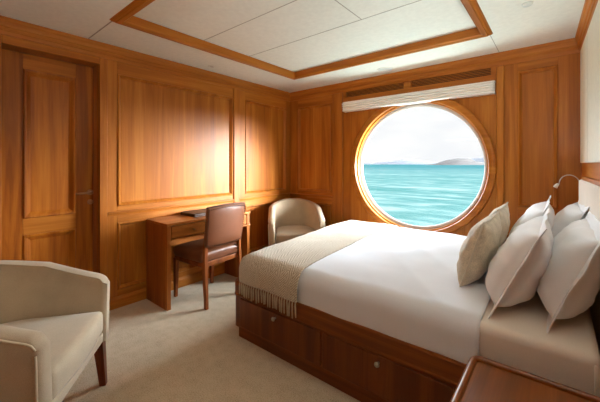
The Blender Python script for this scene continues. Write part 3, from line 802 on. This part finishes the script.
# ------------------------------------------------------------------ tub armchairs (local front = +y)
def tub_path(n=96):
    """plan of the middle of the shell, from the front of one arm round the back to the other"""
    pts = []; hw, yf, yb, ya = .262, .27, -.275, .02
    for k in range(n+1):
        t = k/n
        a = None
        if t < .25: pts.append((hw+.004*(1-t/.25), yf+(ya-yf)*(t/.25)))
        elif t > .75: pts.append((-hw-.004*((t-.75)/.25), ya+(yf-ya)*((t-.75)/.25)))
        else:
            q = (t-.25)/.5*PI; e = .82
            cx, sy = math.cos(q), math.sin(q)
            pts.append((hw*math.copysign(abs(cx)**e, cx), ya+(yb-ya)*abs(sy)**e))
    return pts
def tub_h(t):
    k = 1-abs(2*t-1)          # 0 at the arm fronts, 1 at the back
    k = min(1, k/.92); s = k*k*(3-2*k)
    return .607 + .165*(.75*k+.25*s)
def make_tub(label, loc, rz, sc_=(1, 1, 1)):
    t = empty('tub_armchair', loc, rz); t.scale = sc_; tag(t, label, 'armchair', 'oatmeal tub armchairs')
    P = tub_path(); n = len(P)-1; loops = []; crease_out, crease_in = [], []
    bm = bmesh.new()
    for i, (x, y) in enumerate(P):
        a = P[max(0, i-1)]; b = P[min(n, i+1)]; d = Vector((b[0]-a[0], b[1]-a[1], 0)).normalized(); nr = Vector((d.y, -d.x, 0))   # outwards
        h = tub_h(i/n) - .020*(1-math.sqrt(1-max(0, 1-abs(y-.27)/.035 if y > .2 else 0)**2)) ; th0, th1 = .038, .026; fl = .018; c = Vector((x, y, 0)); cs = []
        zb = .262
        if nr.dot(c - Vector((0, .1, 0))) < 0: nr = -nr
        for k in range(6): cs.append(c + nr*(th0-.004*(5-k)/5 + fl*(k/5)*.8) + Vector((0, 0, zb+(h-.022-zb)*k/5)))
        for k in range(1, 6):
            an = PI*k/6; cs.append(c + nr*(fl*.8 + math.cos(an)*(th0*.9)) + Vector((0, 0, h-.022+.022*math.sin(an))))
        for k in range(6):
            v = 1-k/5; cs.append(c + nr*(-th1-.006*(1-v) + fl*.8*v) + Vector((0, 0, zb+(h-.022-zb)*v)))
        loops.append([bm.verts.new(p) for p in cs]); crease_out.append(cs[5]); crease_in.append(cs[11])
    for A, Bq in zip(loops, loops[1:]):
        for k in range(len(A)): bm.faces.new((A[k], A[(k+1) % len(A)], Bq[(k+1) % len(A)], Bq[k]))
    # rounded arm fronts
    for L, sgn in ((loops[0], 1), (loops[-1], 1)):
        m = len(L); cc = sum((v.co for v in L), Vector())/m
        ins = []
        for v in L:
            q = v.co.copy(); px = (P[0][0] if q.x > 0 else P[-1][0]) + (.012 if q.x > 0 else -.012)*((q.z-.262)/.36)
            q.x = px + (q.x-px)*.6; q.z = q.z-.012 if q.z > .5 else q.z; q.y += .016; ins.append(bm.verts.new(q))
        for k in range(m): bm.faces.new((L[k], L[(k+1) % m], ins[(k+1) % m], ins[k]))
        bm.faces.new(ins)
    sh = mk('shell', bm, 'upholstery', t, smooth=True); sh.modifiers.new('es', 'EDGE_SPLIT').split_angle = .9
    off = Vector((0, 0, .001))
    tube_obj('piping', [p+off for p in crease_out], .0042, 'piping', sh, 8)
    for cr, s in ((0, 1), (-1, -1)):
        x = P[cr][0]
        tube_obj('piping', [(x+s*(.047-.004+.014*(z-.245)/.36), P[cr][1]+.002, z) for z in (.27, .35, .45, .52, .548)], .004, 'piping', sh, 8)
    # seat cushion following the inside of the shell
    bm = bmesh.new(); ring = []
    inner = []
    for i, (x, y) in enumerate(P):
        a = P[max(0, i-1)]; b = P[min(n, i+1)]; d = Vector((b[0]-a[0], b[1]-a[1], 0)).normalized(); nr = Vector((d.y, -d.x, 0)); c = Vector((x, y, 0))
        if nr.dot(c - Vector((0, .1, 0))) < 0: nr = -nr
        inner.append(c - nr*.030)
    inner[0].y = inner[-1].y = .276
    front = [inner[-1].lerp(inner[0], k/12) + Vector((0, .016*math.sin(PI*k/12)+.0, 0)) for k in range(1, 12)]
    out = inner + front; cen = Vector((0, .04, 0)); rings = []
    for f, z in ((.97, .31), (1., .33), (1., .405), (.985, .422), (.95, .433), (.85, .438), (.6, .444), (.3, .446)):
        rings.append([bm.verts.new(cen+(p-cen)*f+Vector((0, 0, z))) for p in out])
    for A, Bq in zip(rings, rings[1:]):
        for k in range(len(A)): bm.faces.new((A[k], A[(k+1) % len(A)], Bq[(k+1) % len(A)], Bq[k]))
    bm.faces.new(rings[0]); bm.faces.new(rings[-1])
    mk('seat_cushion', bm, 'upholstery', t, smooth=True)
    mk('seat_rail', rbox(-.236, .236, .20, .280, .264, .318, .012, 3), 'upholstery', t)
    mk('seat_base', rbox(-.225, .225, -.20, .20, .264, .311, .02, 3), 'upholstery', t)
    for s in (-1, 1):
        mk('leg', loft([sq(s*.282, .262, 0, .014, .015), sq(s*.268, .245, .275, .022, .024)]), 'legwood', t, bevel=.003)
        mk('leg', loft([sq(s*.20, -.245, 0, .014, .015), sq(s*.185, -.195, .275, .022, .024)]), 'legwood', t, bevel=.003)
    return t
make_tub('oatmeal tub armchair facing the bed, in front of the panelled door', (-1.862, .232, 0), math.atan2(-.60, .80), (1.1, 1.08, 1.0))
make_tub('oatmeal tub armchair in the corner between desk and round window', (-2.455, 2.885, 0), PI+.78)

# ------------------------------------------------------------------ outside
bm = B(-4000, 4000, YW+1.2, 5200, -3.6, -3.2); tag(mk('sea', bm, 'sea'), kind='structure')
def hills(name, y, x0, x1, hts, mat, depth):
    bm = bmesh.new(); n = 90; rows = []
    for r_ in range(7):
        q = r_/6; row = []
        for i in range(n+1):
            u = i/n; x = x0+(x1-x0)*u; f = u*(len(hts)-1); k = min(int(f), len(hts)-2); s = f-k; s = s*s*(3-2*s)
            h = hts[k]*(1-s)+hts[k+1]*s
            h *= math.sin(PI*min(1, q*.62+.001) if q < .999 else PI)*1.0
            h += (2.2*noise.noise((x*.02, r_*1.3, 2))+1.2*noise.noise((x*.06, r_*2.1, 4)))*(h/30)
            row.append(bm.verts.new((x, y+depth*q, -3.3+max(h, 0))))
        rows.append(row)
    for A, Bq in zip(rows, rows[1:]):
        for i in range(n): bm.faces.new((A[i], A[i+1], Bq[i+1], Bq[i]))
    tag(mk(name, bm, mat, smooth=True), kind='structure')
hills('hill_near', 1500, -505, 95, [0, 15, 34, 37, 34, 19, 13, 10, 8, 7, 12, 9, 7, 9, 8, 5, 3, 1, 0], 'hill', 500)
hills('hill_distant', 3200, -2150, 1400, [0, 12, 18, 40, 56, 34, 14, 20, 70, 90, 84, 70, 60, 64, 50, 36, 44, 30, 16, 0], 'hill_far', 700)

# ------------------------------------------------------------------ sky and light
w = bpy.data.worlds.new('World'); sc.world = w; w.use_nodes = True
nt = w.node_tree; bg = nt.nodes['Background']; L = nt.links.new
tc = N(nt, 'ShaderNodeTexCoord'); sp = N(nt, 'ShaderNodeSeparateXYZ'); L(tc.outputs['Generated'], sp.inputs[0])
mp = N(nt, 'ShaderNodeMapping'); mp.inputs['Scale'].default_value = (1, 1, 3.2); L(tc.outputs['Generated'], mp.inputs['Vector'])
nz = N(nt, 'ShaderNodeTexNoise', Scale=4.5, Detail=6., Roughness=.55); L(mp.outputs[0], nz.inputs['Vector'])
cl = ramp(nt, nz.outputs['Fac'], [(.36, lin((243, 244, 247))), (.62, lin((254, 253, 252)))])
el = ramp(nt, sp.outputs['Z'], [(.0, (1, 1, 1, 1)), (.2, (1, 1, 1, 1)), (.34, (1, 1, 1, 1)), (.8, (1, 1, 1, 1))])
mr = N(nt, 'ShaderNodeMapRange'); mr.inputs['From Min'].default_value = .2; mr.inputs['From Max'].default_value = .45
mr.inputs['To Min'].default_value = 1.1; mr.inputs['To Max'].default_value = 2.2; L(sp.outputs['Z'], mr.inputs['Value'])
L(cl.outputs['Color'], bg.inputs['Color']); L(mr.outputs[0], bg.inputs['Strength'])

def sun(name, direction, strength, angle, col):
    l = bpy.data.lights.new(name, 'SUN'); l.energy = strength; l.angle = math.radians(angle); l.color = col
    o = bpy.data.objects.new(name, l); C.objects.link(o)
    o.rotation_euler = Vector(direction).to_track_quat('-Z', 'Y').to_euler(); return o
def area(name, loc, direction, sx, sy, energy, col):
    l = bpy.data.lights.new(name, 'AREA'); l.shape = 'RECTANGLE'; l.size = sx; l.size_y = sy; l.energy = energy; l.color = col
    o = bpy.data.objects.new(name, l); C.objects.link(o); o.location = loc
    o.rotation_euler = Vector(direction).to_track_quat('-Z', 'Y').to_euler(); return o
sun('daylight', (-.44, -.90, -.50), 17.5, 42, (.82, .92, 1))
sun('side_sky', (-1, -.32, -.045), 50, 28, (.94, .97, 1))
sun('low_sky', (-1, -.80, 0), 42, 32, (.93, .97, 1))
sun('bow_sky', (-.05, -1, -.22), 3.9, 55, (.80, .91, 1))
sun('head_sky', (.75, -.68, -.16), 8.5, 50, (.80, .91, 1))
area('sea_fill', (-1.15, 3.85, .12), (0, -.55, .9), 1.6, .5, 60, (.74, .98, 1))  # added unseen lamp outside the window, tops up the light off the sea
area('bedside_fill', (.08, .95, 1.55), (-.1, .35, 1), .12, .5, 15, (.94, .98, .98))  # extra fill lamp out of view, without a fixture, lifts the ceiling
area('aft_fill', (-1.3, -.7, 1.75), (0, .25, 1), 1.2, .2, 10, (1, .98, .94))  # fill added behind the camera to brighten the ceiling towards the door

# ------------------------------------------------------------------ camera
cam = bpy.data.cameras.new('camera'); co = bpy.data.objects.new('camera', cam); C.objects.link(co)
co.location = (0, 0, 1.22); co.rotation_euler = (PI/2, 0, math.radians(39.5))
cam.sensor_fit = 'HORIZONTAL'; cam.sensor_width = 36; cam.lens = 36*313/600; cam.shift_y = -37/600
cam.clip_start = .02; cam.clip_end = 12000
sc.camera = co
sc.view_settings.view_transform = 'Standard'; sc.view_settings.look = 'None'; sc.view_settings.gamma = 1; sc.view_settings.use_curve_mapping = False
sc.view_settings.exposure = 0
sc.cycles.use_denoising = True
sc.cycles.max_bounces = 12; sc.cycles.diffuse_bounces = 8; sc.cycles.transparent_max_bounces = 12
sc.cycles.sample_clamp_indirect = 6
